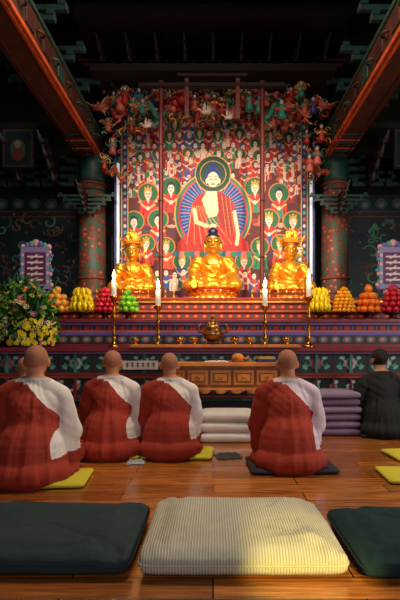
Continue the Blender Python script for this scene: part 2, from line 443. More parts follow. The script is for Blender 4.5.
for k in range(22):
    px=122+k*8.8; fig(px,274+rs.uniform(-2,2),.85,rs.choice(rob),rs.choice(rob),hal=False)
D=-6
c.ell(U(213),V(214),.62,.68,(225,160,70)); c.ell(U(213),V(214),.60,.66,(20,120,106)); c.ell(U(213),V(214),.56,.62,(200,60,56)); c.ell(U(213),V(214),.53,.59,(30,56,140))
for k in range(60):
    a=2*math.pi*k/60; c.line([(U(213)+.3*math.cos(a),V(213)+.34*math.sin(a)),(U(213)+.52*math.cos(a),V(213)+.57*math.sin(a))],.006,(70,160,200) if k%2 else (200,130,110))
c.ell(U(213),V(174),.29,.30,(225,160,70)); c.ell(U(213),V(174),.275,.285,(8,66,50)); c.ring(U(213),V(174),.2,.212,(200,150,80))
x=U(213); W=lambda py:V(py+D)
c.poly([(x-.58,W(258)),(x-.56,W(248)),(x-.34,W(236)),(x+.34,W(236)),(x+.56,W(248)),(x+.58,W(258))],(190,30,26))
c.poly([(x-.4,W(246)),(x-.35,W(212)),(x-.26,W(203)),(x-.1,W(197)),(x+.1,W(197)),(x+.26,W(203)),(x+.35,W(212)),(x+.4,W(246))],(188,22,24))
c.poly([(x-.1,W(197)),(x+.08,W(197)),(x+.14,W(208)),(x+.06,W(222)),(x-.08,W(224)),(x-.18,W(206))],(240,204,170))
c.poly([(x+.06,W(197)),(x+.27,W(203)),(x+.36,W(240)),(x+.22,W(240)),(x+.1,W(224))],(150,18,22))
c.poly([(x-.1,W(224)),(x+.08,W(222)),(x+.1,W(232)),(x-.12,W(233))],(40,110,90))
for k in range(7): c.line([(x-.33+k*.03,W(212)),(x-.42+k*.12,W(250))],.005,(226,150,70))
for k in range(8): c.line([(x-.5+k*.12,W(243)),(x-.42+k*.12,W(257))],.006,(100,14,18))
for k in range(3): c.line([(x+.14+k*.06,W(202)),(x+.22+k*.06,W(240))],.005,(210,130,60))
c.line([(x-.30,W(216)),(x-.27,W(228)),(x-.1,W(232))],.032,(235,196,160)); c.line([(x+.34,W(218)),(x+.40,W(240)),(x+.38,W(250))],.03,(235,196,160))
c.ell(x,W(232),.06,.035,(240,204,170))
c.ell(x,W(173),.06,.07,(24,44,130)); c.ell(x,W(180),.115,.125,(24,44,130)); c.ell(x,W(185.5),.092,.122,(244,216,190))
for q in (-1,1): c.ell(x+q*.1,W(187),.018,.045,(244,216,190)); c.line([(x+q*.025,W(185)),(x+q*.06,W(185))],.006,(40,20,20)); c.line([(x+q*.02,W(183)),(x+q*.07,W(182.5))],.005,(60,40,30))
c.line([(x,W(185)),(x,W(188))],.005,(180,130,100)); c.line([(x-.025,W(190)),(x+.025,W(190))],.008,(190,30,40)); c.ell(x,W(181),.009,.009,(240,240,240))
for k in range(15): c.ell(x-.58+k*.083,W(260),.05,.05,[(40,100,130),(220,120,116),(40,120,90)][k%3])
for a,b,cc in ((0,.02,(180,140,60)),(.02,.1,(36,34,90)),(.1,.115,(200,160,80))):
    c.rect(X0+a,X0+b,1.62,4.75,cc); c.rect(X1-b,X1-a,1.62,4.75,cc)
for k in range(30):
    for q in (X0+.06,X1-.06): c.ell(q,1.7+k*.105,.022,.03,[(200,70,60),(70,160,140),(210,200,190)][k%3])
ptg=empty('altar_painting')
c.board('canvas',8.0,PAINTC,ptg)
mb=MB()
mb.bx(X0-.03,X1+.03,8.01,8.06,1.6,4.8,0)
for q in (X0-.045,X1+.045): mb.bx(q-.02,q+.02,7.96,8.06,1.6,3.85,1)
for q in (X0-.085,X1+.085): mb.bx(q-.015,q+.015,7.95,8.06,1.6,4.4,2)
mb.obj('frame',[dark,mat('white_border_glow',(225,230,245),.5,emit=.35),bluep],parent=ptg,bevel=.004)  # white border strips glow faintly: their lit look is put into the emission

# ================================================================= CANOPY
can=empty('altar_canopy')
mb=MB()
for x in (-.74,.70): 
    mb.lathe([(.05,1.6),(.045,1.66),(.033,1.7),(.033,4.6),(.045,4.63),(.045,4.7)],16,0,(x,7.12,0))
    for z in (2.2,3.0,3.8): mb.torus((x,7.12,z),.036,.008,1,n=14,k=6)
for x in (-.37,.35): mb.bx(x-.03,x+.03,7.05,7.11,4.15,4.75,0)
mb.bx(-1.05,1.02,7.04,7.14,4.6,4.65,1); mb.bx(-.5,.48,7.0,7.1,4.72,4.76,1)
mb.bx(-1.75,1.75,7.1,8.2,4.85,4.95,2)
for x in np.arange(-1.6,1.7,.4): bracket(mb,x,7.4,4.95,.55,4)
mb.bx(-1.9,1.9,6.8,8.3,5.45,5.6,3)
mb.obj('canopy_frame',[mat('post_red',(90,16,12),.6),mat('canopy_dark_red',(26,9,9),.8),mat('canopy_soffit',(20,10,10),.85),dark],parent=can,bevel=.003)
CM=[redp,teal2,mat('ivory_carving',(186,164,148),.6),bluep,mat('rose_carving',(178,84,72),.5,var=.3),mat('gilt_carving',(210,146,58),.4,metal=.5),teal,mat('orange_carving',(160,70,28),.5,var=.3)]
def curl(mb,x,y,z,r,mi,sg=1,ph=0,w=.018):
    pts=[];rad=[]
    for k in range(14):
        t=k/13; a=ph+sg*t*5.0; q=r*(1-.8*t); pts.append((x+q*math.cos(a),y-.03*t,z+q*math.sin(a))); rad.append(w*(1-.55*t))
    mb.tube(pts,rad,7,mi)
def lotus(mb,c,r,mi,mi2,up=1,M=None):
    for k in range(8):
        a=2*math.pi*k/8
        R=Matrix.Rotation(a,4,'Z')@Matrix.Rotation(up*.7,4,'Y')
        mb.ell((c[0]+math.cos(a)*r*.55,c[1]+math.sin(a)*r*.55,c[2]),(r*.2,r*.32,r*.6),mi,M,R=R,n=8,k=6)
    mb.ell(c,(r*.35,r*.35,r*.35),mi2,M,n=8,k=6)
def dragon(mb,x,y,z,s,sg,mi=0,mj=1):
    pts=[];rad=[]
    for k in range(34):
        t=k/33; a=t*8
        pts.append((x+sg*s*(.75*t-.1+.0*a),y+s*.12*math.sin(a),z+s*(.26*math.sin(a)*(1-.3*t)-.1*t))); rad.append(s*(.075*(1-t)+.018))
    mb.tube(pts,rad,10,mi)
    for k in range(1,32):
        p=Vector(pts[k]); mb.tube([p+Vector((0,0,rad[k]*.7)),p+Vector((sg*.02*s,0,rad[k]+.05*s))],[.02*s,.003*s],5,mj)
    hx,hy,hz=pts[0]
    mb.ell((hx-sg*.02*s,hy,hz+.03*s),(.11*s,.09*s,.09*s),mi); mb.ell((hx-sg*.14*s,hy-.03*s,hz+.03*s),(.1*s,.06*s,.045*s),4); mb.ell((hx-sg*.12*s,hy-.03*s,hz-.05*s),(.09*s,.05*s,.025*s),0)
    mb.ell((hx-sg*.22*s,hy-.03*s,hz+.06*s),.03*s,2)
    for q in (-1,1):
        mb.ell((hx-sg*.06*s,hy+q*.06*s,hz+.1*s),.025*s,2,n=8,k=6)
        mb.tube([(hx+sg*.03*s,hy+q*.04*s,hz+.09*s),(hx+sg*.1*s,hy+q*.07*s,hz+.2*s),(hx+sg*.2*s,hy+q*.08*s,hz+.25*s)],[.022*s,.016*s,.005*s],7,2)
        mb.tube([(hx-sg*.2*s,hy+q*.05*s,hz+.03*s),(hx-sg*.32*s,hy+q*.1*s,hz+.1*s),(hx-sg*.36*s,hy+q*.12*s,hz-.03*s)],[.01*s,.007*s,.003*s],6,5)
    for k in range(8):
        a=k/8*2*math.pi; mb.tube([(hx+sg*.05*s,hy,hz),(hx+sg*.1*s+math.cos(a)*.12*s,hy+.02,hz+math.sin(a)*.17*s)],[.03*s,.004*s],6,[2,4][k%2])
    for idx in (8,20):
        px,py,pz=pts[idx]; e=(px-sg*.08*s,py-.08*s,pz-.2*s)
        mb.tube([(px,py,pz),(px+sg*.04*s,py-.06*s,pz-.1*s),e],[.04*s,.03*s,.022*s],7,mi)
        for q in (-1,0,1): mb.tube([e,(e[0]-sg*.05*s+q*.03*s,e[1]-.03*s,e[2]-.05*s)],[.014*s,.003*s],5,2)
mb=MB()
dragon(mb,-1.62,7.5,4.5,.62,1,4,0); dragon(mb,1.6,7.5,4.52,.62,-1,4,0)
dragon(mb,-1.0,7.35,4.42,.6,1,1,0); dragon(mb,.98,7.35,4.42,.6,-1,1,0)
dragon(mb,-1.55,7.7,3.6,.42,1,7,5); dragon(mb,1.62,7.7,3.6,.42,-1,7,5)
mb.obj('carved_dragons',CM,parent=can)
mb=MB(); rs=random.Random(21)
def zl(x):
    ax=abs(x)
    return 3.35 if ax>1.38 else 4.32-.3*max(0,(ax-.5))
for k in range(340):
    x=rs.uniform(-1.7,1.7); z=rs.uniform(zl(x),4.85); y=rs.uniform(7.4,7.85)
    curl(mb,x,y,z,rs.uniform(.03,.075),rs.choice([0,0,1,1,4,6,6,5,7,3,5]),rs.choice([-1,1]),rs.uniform(0,6),rs.uniform(.008,.016))
for k in range(14):
    x=rs.uniform(-1.65,1.65); z=rs.uniform(zl(x),4.75)
    lotus(mb,(x,rs.uniform(7.3,7.6),z),rs.uniform(.035,.06),rs.choice([4,0,4]),5)
mb.obj('carved_clouds_and_lotuses',CM,parent=can)
mb=MB()
def figurine(x,y,z,s,r1,r2,hal):
    mb.lathe([(.055*s,0),(.06*s,.02*s),(.045*s,.08*s),(.05*s,.13*s),(.055*s,.16*s),(.02*s,.185*s)],12,r1,(x,y,z))
    mb.ell((x,y,z+.215*s),(.026*s,.028*s,.034*s),2,n=10,k=8); mb.ell((x,y+.006*s,z+.238*s),(.027*s,.026*s,.03*s),[6,5,3][int(hal*10)%3],n=10,k=8)
    for q in (-1,1):
        mb.tube([(x+q*.045*s,y,z+.155*s),(x+q*.06*s,y-.02*s,z+.11*s),(x+q*.01*s,y-.055*s,z+.12*s)],[.02*s,.018*s,.012*s],7,r2)
        curl(mb,x+q*.08*s,y,z+.17*s,.05*s,r2,q,0,.008*s)
    if hal<.5: mb.torus((x,y+.03*s,z+.22*s),.055*s,.008*s,5,n=18,k=5,axis='Y'); mb.lathe([(.05*s,0),(.05*s,.004)],18,1,M=Matrix.Translation((x,y+.032*s,z+.22*s))@Matrix.Rotation(math.pi/2,4,'X'))
for k in range(64):
    x=-1.62+3.24*((k*.618)%1); z=rs.uniform(zl(x),4.62); figurine(x,rs.uniform(7.3,7.55),z,rs.uniform(.8,1.15),rs.choice([0,0,1,3,4]),rs.choice([4,0,1,5]),rs.random())
mb.obj('carved_heavenly_attendants',CM,parent=can)
mb=MB()
def crane(x,y,z,s):
    mb.ell((x,y,z),(.16*s,.07*s,.06*s),2); mb.tube([(x-.12*s,y,z+.02*s),(x-.22*s,y-.02,z+.1*s),(x-.27*s,y-.03,z+.04*s)],[.03*s,.018*s,.014*s],8,2)
    mb.ell((x-.28*s,y-.03,z+.03*s),.025*s,0,n=8,k=6); mb.tube([(x-.29*s,y-.03,z+.03*s),(x-.37*s,y-.04,z+.0*s)],[.009*s,.002*s],6,7)
    for q in (-1,1):
        for k in range(7):
            a=.35+k*.2; mb.tube([(x,y,z+.02*s),(x+.28*s*math.cos(a)*(1 if q>0 else -.4),y+q*.05*s,z+.3*s*math.sin(a))],[.03*s,.006*s],6,[2,6][k==6])
    for k in range(5): mb.tube([(x+.12*s,y,z),(x+.4*s,y,z-.08*s+k*.04*s)],[.02*s,.005*s],6,[1,3,0][k%3])
crane(-.1,7.2,4.3,.5); crane(.22,7.15,4.2,.4); crane(-.95,7.2,4.1,.4)
mb.obj('carved_cranes',CM,parent=can)

# ================================================================= BUDDHAS
GOLD=vmat('gilded_figure',.34,.05,30)
def hand_parts(mb,M,side=1,curl_=.25):
    mb.ell((0,.045,0),(.04,.052,.015),0,M,n=16,k=10)
    mb.tube([(0,-.04,0),(0,.02,0)],[.026,.028],12,0,M,balls=True)
    ln=[.068,.078,.073,.056]
    for i in range(4):
        x=side*(.03-.02*i); b=Vector((x,.085-abs(i-1.2)*.004,0)); L=ln[i]
        p=[b-Vector((0,.02,0)),b]; a=0
        for seg in (.45,.32,.23):
            a-=curl_; b=b+Vector((0,math.cos(a),math.sin(a)))*L*seg; p.append(b)
        mb.tube(p,[.0095,.0095,.009,.0082,.0068],10,0,M,balls=True)
    p=[Vector((side*.02,.02,-.003)),Vector((side*.047,.045,-.01)),Vector((side*.057,.07,-.014)),Vector((side*.06,.092,-.018))]
    mb.tube(p,[.014,.012,.0105,.008],10,0,M,balls=True)
def head_parts(mb,c,s,face=-1,ushnisha=False,longear=False):
    F=face; x,y,z=c
    mb.ell((x,y-F*.012*s,z+.02*s),(.078*s,.094*s,.09*s),0,n=28,k=18)
    mb.ell((x,y+F*.018*s,z-.03*s),(.064*s,.072*s,.082*s),0,n=24,k=16)
    mb.ell((x,y+F*.06*s,z-.085*s),(.03*s,.026*s,.025*s),0)
    mb.tube([(x,y+F*.085*s,z+.02*s),(x,y+F*.1*s,z-.022*s)],[.011*s,.017*s],10,0,balls=True)
    mb.ell((x,y+F*.086*s,z-.056*s),(.024*s,.012*s,.009*s),0); mb.ell((x,y+F*.083*s,z-.068*s),(.02*s,.012*s,.009*s),0)
    for q in (-1,1):
        mb.ell((x+q*.03*s,y+F*.072*s,z+.004*s),(.018*s,.014*s,.011*s),0)
        mb.tube([(x+q*.012*s,y+F*.086*s,z+.024*s),(x+q*.048*s,y+F*.07*s,z+.026*s)],[.008*s,.007*s],8,0,balls=True)
        if longear: mb.ell((x+q*.08*s,y,z-.04*s),(.012*s,.024*s,.062*s),0)
        else: mb.ell((x+q*.081*s,y-F*.0*s,z-.012*s),(.014*s,.02*s,.034*s),0)
    if ushnisha:
        mb.ell((x,y-F*.015*s,z+.11*s),(.05*s,.055*s,.05*s),0)
def lotus_seat(mb,z0,h,r,m1,m2):
    mb.lathe([(r*.92,z0),(r*.96,z0+h*.12),(r*.72,z0+h*.3),(r*.7,z0+h*.42),(r*.95,z0+h*.8),(r*.93,z0+h)],36,m2)
    for ring,(zz,tilt,sg) in enumerate(((z0+h*.68,.5,1),(z0+h*.24,.6,-1))):
        for k in range(20):
            a=2*math.pi*(k+.5*ring)/20
            R=Matrix.Rotation(a,4,'Z')@Matrix.Rotation(sg*tilt,4,'Y')
            mb.ell((math.cos(a)*r*.86,math.sin(a)*r*.86,zz),(r*.07,r*.16,h*.36),m1,R=R,n=10,k=8)
def buddha(name,loc,s,crowned=False,mirror=1):
    e=empty(name,loc,0,s)
    mb=MB(); lotus_seat(mb,0,.13,.37,0,1); mb.obj('lotus_seat',[gold,redp],parent=e)
    mb=MB()
    mb.tube([(0,.03,.08),(0,.02,.24),(0,0,.36)],[.19,.15,.17],20,0,balls=True)
    mb.ell((0,0,.40),(.22,.11,.085),0)
    mb.tube([(0,-.01,.42),(0,-.02,.55)],[.075,.058],16,0,balls=True)
    mb.ell((0,-.09,.05),(.36,.24,.055),0,n=32)
    for q in (-1,1):
        mb.tube([(q*.1,.02,.1),(q*.3,-.12,.09),(-q*.02,-.28,.07)],[.11,.085,.05],16,0,balls=True)
        mb.tube([(q*.2,0,.41),(q*.26,-.01,.27),(q*.25,-.06,.2)],[.08,.075,.07],16,0,balls=True)
        mb.ell((q*.27,-.03,.13),(.06,.12,.1),0)
    mb.tube([(-.25,-.06,.2),(-.25,-.2,.19),(-.25,-.25,.175)],[.065,.045,.033],14,0,balls=True)
    mb.tube([(.25,-.06,.2),(.14,-.2,.17),(.09,-.23,.165)],[.065,.045,.033],14,0,balls=True)
    hs=1.40
    head_parts(mb,(0,-.03,.66),hs,-1,not crowned,True)
    me=blob(mb,.0072,2); co,no=getco(me)
    x,y,z=co.T
    chest=(z<=.56)&(y<0)&(np.abs(x-.02)<(z-.2)*.36)&(z>.24)
    robe=~(chest|(z>.5))
    d=np.where(robe,.009,0.0)
    f=np.sin((x*.9+z*1.6)*46+nz(co,5,5,5)*3)*.0055
    f2=np.sin(np.hypot(x-.3*np.sign(x),(z-.05))*60+nz(co,4,4,4,3)*2)*.005
    d=d+np.where(robe,np.where(z>.17,f,f2),0)
    co2=co+no*d[:,None]; me.vertices.foreach_set('co',co2.ravel()); me.update()
    G=lin((250,176,52)); col=np.tile(G,(len(co),1)); al=np.full(len(co),.74)
    hc=np.array([0,-.03,.66]); hx,hy,hz=((co-hc)/hs).T
    ff=hy<-.02
    hair=(hz>.062+np.abs(hx)*-.25+np.where(ff,.0,-.07))&(z>.6)&(np.abs(hx)<.085)
    hair|=(hy>.01)&(hz>-.05)&(np.abs(hx)<.072)
    if not crowned: hair|=hz>.088
    col[hair]=lin((24,30,62)); al[hair]=0
    def mark(cx,cz,rx,rz,cc):
        m=ff&(hy<-.04)&(((hx-cx)/rx)**2+((hz-cz)/rz)**2<1); col[m]=lin(cc); al[m]=.0
    for q in (-1,1): mark(q*.031,.002,.019,.0075,(26,16,14)); mark(q*.032,.031,.024,.006,(40,26,20))
    mark(0,-.061,.022,.01,(180,40,30)); mark(0,.048,.008,.008,(250,250,245))
    setcol(me,col,al); me.materials.append(GOLD)
    o=link('figure',me,(0,0,.12),parent=e)
    mb=MB()
    M=Matrix.Translation((-.25,-.26,.285))@Matrix.Rotation(math.radians(180),4,'Z')@Matrix.Rotation(math.radians(-62),4,'X'); hand_parts(mb,M,-1,.12)
    M=Matrix.Translation((.085,-.255,.285))@Matrix.Rotation(math.radians(100),4,'Z')@Matrix.Rotation(math.pi,4,'Y'); hand_parts(mb,M,1,.18)
    hm=blob(mb,.004,1); co,no=getco(hm); setcol(hm,np.tile(G,(len(co),1)),np.full(len(co),.74)); hm.materials.append(GOLD)
    link('hands',hm,parent=e)
    if crowned:
        mb=MB(); zc=.885
        mb.lathe([(.115,zc-.03),(.125,zc-.01),(.12,zc+.02),(.11,zc+.02),(.108,zc-.02)],28,0,(0,-.02,0))
        for k in range(15):
            a=math.pi*(1.0+ (k-0)/14)
            h=.08+.13*math.sin(math.pi*k/14)**2+(.02 if k%2==0 else 0)
            px,py=.112*math.cos(a),-.02+.112*math.sin(a)
            mb.ell((px*1.0,py,zc+h*.45),(.020,.02,h*.55),0,n=8,k=8)
            mb.ell((px*1.05,py*1.05,zc+h*.95),(.012,.012,.028),0,n=8,k=6)
            mb.ell((px*1.12,py*1.1-.005,zc+.01),.013,1,n=8,k=6)
        for k in range(5): mb.torus((-.08+.04*k,-.15+.012*abs(k-2),zc+.08),.018,.006,0,n=14,k=6,axis='Y')
        mb.ell((0,-.155,zc+.13),(.028,.014,.045),0); mb.ell((0,-.165,zc+.12),.012,1)
        for q in (-1,1):
            for j in range(4):
                mb.tube([(q*.12,-.02,zc+.01*j),(q*(.17+.02*j),-.03,zc+.02+.04*j),(q*(.18+.01*j),-.03,zc+.07+.04*j)],[.012,.009,.003],7,0)
            mb.tube([(q*.125,-.02,zc-.02),(q*.19,-.03,zc-.06),(q*.17,-.03,zc-.15),(q*.22,-.03,zc-.25)],[.014,.012,.014,.004],7,0)
            mb.ell((q*.13,-.03,zc-.0),.025,0)
        for k in range(9):
            a=math.pi*(1.15+.7*k/8); mb.ell((.12*math.cos(a),-.02+.13*math.sin(a),.53-.03*math.sin(math.pi*k/8)),.011,0,n=8,k=6)
        mb.obj('crown_and_necklace',[gold,redp],parent=e)
    return e
buddha('seated_buddha_statue',(0,7.45,1.6),1.10)
buddha('crowned_bodhisattva_statue',(-1.19,7.45,1.6),.93,True)
buddha('crowned_bodhisattva_statue',(1.15,7.45,1.6),.95,True)

# ================================================================= ALTAR OBJECTS
wax=mat('candle_wax',(240,230,212),.45,emit=.3); flame=mat('flame',(255,205,120),.5,emit=26)
def candlestick(x,y,h,hc):
    mb=MB(); z=.92; k=h
    mb.lathe([(.075,0),(.08,.012),(.06,.03),(.03,.05),(.02,.08),(.034,.11),(.022,.14),(.016,.2),(.016,k*.55),(.03,k*.6),(.018,k*.65),(.015,k*.85),(.03,k*.92),(.055,k*.96),(.06,k),(.02,k)],24,0)
    mb.lathe([(.03,k),(.03,k+hc*.6),(.029,k+hc),(.012,k+hc+.004)],20,1)
    mb.tube([(0,0,k+hc),(0,0,k+hc+.02)],.003,6,3)
    mb.lathe([(.004,k+hc+.012),(.018,k+hc+.03),(.021,k+hc+.05),(.013,k+hc+.09),(.001,k+hc+.13)],14,2)
    mb.obj('candlestick',[brass,wax,flame,dark],(x,y,z))
    l=bpy.data.lights.new('candle_glow','POINT'); l.energy=3.5; l.color=(1,.62,.28); l.shadow_soft_size=.02
    o=bpy.data.objects.new('candle_glow',l); S.collection.objects.link(o); o.location=(x,y-.06,z+h+hc+.09)
candlestick(-.655,5.97,.50,.19); candlestick(.62,5.97,.50,.20)
candlestick(-1.2,6.06,.62,.19); candlestick(1.16,6.06,.62,.20)
mb=MB()
for k in range(3):
    a=2*math.pi*k/3+math.pi/2; mb.tube([(.07*math.cos(a),.07*math.sin(a),.1),(.1*math.cos(a),.1*math.sin(a),.06),(.085*math.cos(a),.085*math.sin(a),0)],[.022,.018,.022],10,0)
mb.lathe([(.03,.07),(.09,.09),(.12,.14),(.115,.19),(.085,.22),(.1,.235),(.1,.245),(.07,.25),(.075,.28),(.05,.31),(.02,.325),(.018,.34),(.03,.36),(.012,.39),(.001,.4)],28,0)
for q in (-1,1): mb.tube([(q*.11,0,.17),(q*.17,0,.19),(q*.175,0,.25),(q*.14,0,.29)],[.014,.014,.012,.008],10,0)
mb.torus((0,0,.165),.12,.008,1)
mb.obj('incense_burner',[mat('old_bronze',(150,110,56),.32,metal=.85),brass],(0,5.98,.92),scale=1.0)
mb=MB(); mb.bx(-.95,1.0,5.66,5.88,.92,.945,0); mb.bx(-.93,.98,5.67,5.87,.945,.955,1)
mb.obj('offering_shelf',[mat('orange_wood',(200,106,42),.4),mat('tan_cloth',(206,146,84),.8)],bevel=.004)
for x in (-.38,-.22,.25,.42,.85,-.9):
    mb=MB(); mb.lathe([(.03,0),(.032,.01),(.02,.02),(.045,.05),(.05,.075),(.046,.075),(.03,.03)],20,0)
    mb.obj('offering_bowl',[brass],(x,5.78,.955))
def dish(mb,mi,r=.13):
    mb.lathe([(r*.7,0),(r*.72,.01),(r*.35,.025),(r*.3,.06),(r*.9,.085),(r*1.05,.1),(r,.1),(r*.8,.09)],28,mi)
def fruit_obj(name,x,col,kind,h,r=.13,fr=.035,y=6.5):
    mb=MB(); dish(mb,1,r)
    rs=random.Random(int(x*100)); z=.1+fr*.8; top=.1+h
    if kind=='banana':
        for ring in range(3):
            zb=.1+ring*(h/3.4); n=12-ring*2; rr=r*(.86-.13*ring)
            for k in range(n):
                a=2*math.pi*k/n+ring; ca,sa=math.cos(a),math.sin(a)
                pts=[(ca*rr*q,sa*rr*q,zb+zz) for q,zz in ((.75,.0),(1.05,.035),(1.12,.075),(.95,.115),(.6,.15))]
                mb.tube(pts,[.01,.023,.026,.022,.006],8,0)
        mb.ell((0,0,.1+h*.35),(r*.6,r*.6,h*.4),0)
    else:
        nl=max(3,int(h/(fr*1.55)))
        for l in range(nl):
            t=l/(nl-1); rr=(r-fr*.6)*(1-(t**2)*.75); zz=z+t*(h-fr*1.6)
            n=max(1,int(2*math.pi*rr/(fr*1.95)))
            for k in range(n):
                a=2*math.pi*(k+.5*(l%2))/n; c_=(rr*math.cos(a),rr*math.sin(a),zz)
                mb.ell(c_,(fr*rs.uniform(.95,1.03),fr,fr*rs.uniform(.9,1)),0 if rs.random()<.8 else 2,n=12,k=8)
                if kind=='apple': mb.tube([(c_[0]*1.2,c_[1]*1.2,zz+fr*.6),(c_[0]*1.25,c_[1]*1.25,zz+fr*1.05)],.003,5,3)
            if rr>fr*1.5: mb.ell((0,0,zz),(rr*.85,rr*.85,fr*1.2),0,n=12,k=6)
        mb.ell((0,0,z+h-fr*1.2),fr,0,n=12,k=8)
    m0=mat('fruit_'+name,col,.35,var=.18,vscale=30); m2=mat('fruit2_'+name,tuple(min(255,v*1.15+8) for v in col),.35,var=.2,vscale=30)
    mb.obj(name,[m0,mat('lacquer_dish',(70,14,12),.25),m2,mat('fruit_stem',(60,40,20),.6)],(x,y,1.275))
fruit_obj('melon_pyramid',-2.02,(240,176,70),'dome',.31,.145,.048)
fruit_obj('banana_pyramid',-1.70,(250,215,20),'banana',.29,.15)
fruit_obj('apple_pyramid',-1.40,(190,24,50),'apple',.31,.13,.038)
fruit_obj('green_apple_pyramid',-1.10,(120,190,40),'apple',.28,.125,.042)
fruit_obj('banana_pyramid',1.39,(250,218,20),'banana',.29,.13)
fruit_obj('tangerine_pyramid',1.70,(252,160,20),'dome',.32,.14,.028)
fruit_obj('orange_pyramid',2.02,(245,120,20),'dome',.34,.14,.045)
fruit_obj('apple_pyramid',2.34,(200,22,24),'apple',.34,.14,.042)
fruit_obj('apple_pyramid',-2.35,(200,40,30),'apple',.31,.14,.042)
def plaque(x,y):
    e=empty('memorial_plaque',(x,y,1.6))
    c=Canvas(-.2,.2,.13,.72,.008,(150,130,190))
    c.rect(-.15,.15,.2,.64,(96,44,84))
    for k in range(5):
        c.line([(-.1,.26+k*.08),(.1,.26+k*.08)],.013,(240,215,225)); c.line([(-.05,.24+k*.08),(.03,.29+k*.08)],.009,(240,215,225))
    for k in range(9):
        for q in (-1,1): c.ell(q*.175,.17+k*.062,.02,.022,(240,180,200) if k%2 else (90,180,170))
    c.board('face',-.03,PAINT,e)
    mb=MB()
    mb.bx(-.2,.2,-.02,.02,.13,.72,0)
    for k in range(12):
        t=k/11
        for q in (-1,1): mb.ell((q*(.195+.02*math.sin(k*1.6)),0,.14+t*.56),(.033,.025,.033),[1,2,4][k%3],n=10,k=8)
    for k in range(7): mb.ell((-.18+.06*k,0,.72+.05*math.sin(math.pi*k/6)),(.04,.025,.045),[2,1,4][k%3],n=10,k=8)
    mb.ell((0,0,.79),(.05,.03,.04),2)
    mb.lathe([(.13,0),(.14,.02),(.08,.05),(.07,.09),(.13,.11),(.12,.14)],24,3)
    for k in range(14):
        a=2*math.pi*k/14; mb.ell((.12*math.cos(a),.12*math.sin(a),.09),(.02,.03,.035),2,R=Matrix.Rotation(a,4,'Z'),n=8,k=6)
    mb.obj('plaque_body',[dred,mat('violet_paint',(120,96,184),.5),mat('pale_pink_paint',(232,176,190),.5),teal,mat('jade_paint',(80,170,150),.5)],parent=e)
plaque(-2.48,7.0); plaque(2.52,7.0)
def flowers(x,y,z,W,D,H):
    mb=MB(); rs=random.Random(9)
    mb.lathe([(.1,0),(.12,.02),(.08,.08),(.15,.16),(.17,.2),(.15,.2)],20,6)
    for k in range(1300):
        a=rs.uniform(0,6.28); q=rs.uniform(-.25,1)
        v=Vector((math.cos(a)*math.sqrt(1-q*q),math.sin(a)*math.sqrt(1-q*q),q))
        rr=rs.uniform(.6,1.06); w=W*(1-.3*max(0,q)); p=Vector((v.x*w*rr,v.y*D*rr,.3*H+v.z*H*.7*rr))
        if p.z<.03: p.z=.03+rs.random()*.05
        L=rs.uniform(.05,.11); M=Matrix.Translation(p)@v.to_track_quat('Y','Z').to_matrix().to_4x4()@Matrix.Rotation(rs.uniform(-.9,.9),4,'X')@Matrix.Rotation(rs.uniform(0,6),4,'Y')
        mb.add([(0,0,0),(.22*L,.35*L,.06*L),(.16*L,.8*L,0),(0,1.2*L,-.08*L),(-.16*L,.8*L,0),(-.22*L,.35*L,.06*L)],[(0,1,2,3,4,5)],rs.choice([0,0,1]),M,False)
    for k in range(420):
        a=rs.uniform(3.0,6.4); q=rs.uniform(-.4,.95)
        v=Vector((math.cos(a)*math.sqrt(1-q*q),math.sin(a)*math.sqrt(1-q*q),q)); w=W*(1-.3*max(0,q))
        p=Vector((v.x*w*1.04,v.y*D*1.04,.3*H+v.z*H*.72)); p.z=max(p.z,.05)
        if p.z<.42*H: mi=rs.choice([2,2,2,2,2,3,4])
        else: mi=rs.choice([3,5,4,7,7]) if rs.random()<.3 else None
        if mi is None: continue
        R=rs.uniform(.02,.034); M=Matrix.Translation(p)@v.to_track_quat('Z','Y').to_matrix().to_4x4()
        for i in range(9):
            b=2*math.pi*i/9; mb.ell((math.cos(b)*R*.75,math.sin(b)*R*.75,0),(R*.5,R*.28,R*.15),mi,M,R=Matrix.Rotation(b,4,'Z')@Matrix.Rotation(-.4,4,'Y'),n=6,k=4)
        mb.ell((0,0,R*.15),(R*.35,R*.35,R*.3),2,M,n=6,k=4)
    mb.obj('flower_arrangement',[mat('leaf',(70,130,44),.5,var=.4),mat('leaf_dark',(30,76,40),.5,var=.4),mat('petal_yellow',(250,220,30),.6),mat('petal_white',(220,220,190),.6),mat('petal_lilac',(160,94,166),.6),mat('petal_pink',(204,110,126),.6),mat('flower_vase',(60,80,110),.3),mat('petal_lime',(150,180,60),.6)],(x,y,z))
flowers(-2.30,6.02,.92,.40,.22,.80)
e=empty('altar_sign',(-.83,5.72,.67))
mb=MB(); mb.bx(-.2,.2,0,.012,0,.1,0)
for k in range(6):
    cx=-.15+k*.06
    mb.bx(cx-.018,cx+.018,-.004,0,.065,.072,1); mb.bx(cx-.004,cx+.004,-.004,0,.025,.08,1); mb.bx(cx-.018,cx+.016,-.004,0,.04,.046,1)
mb.obj('placard',[whitep,dark],parent=e)

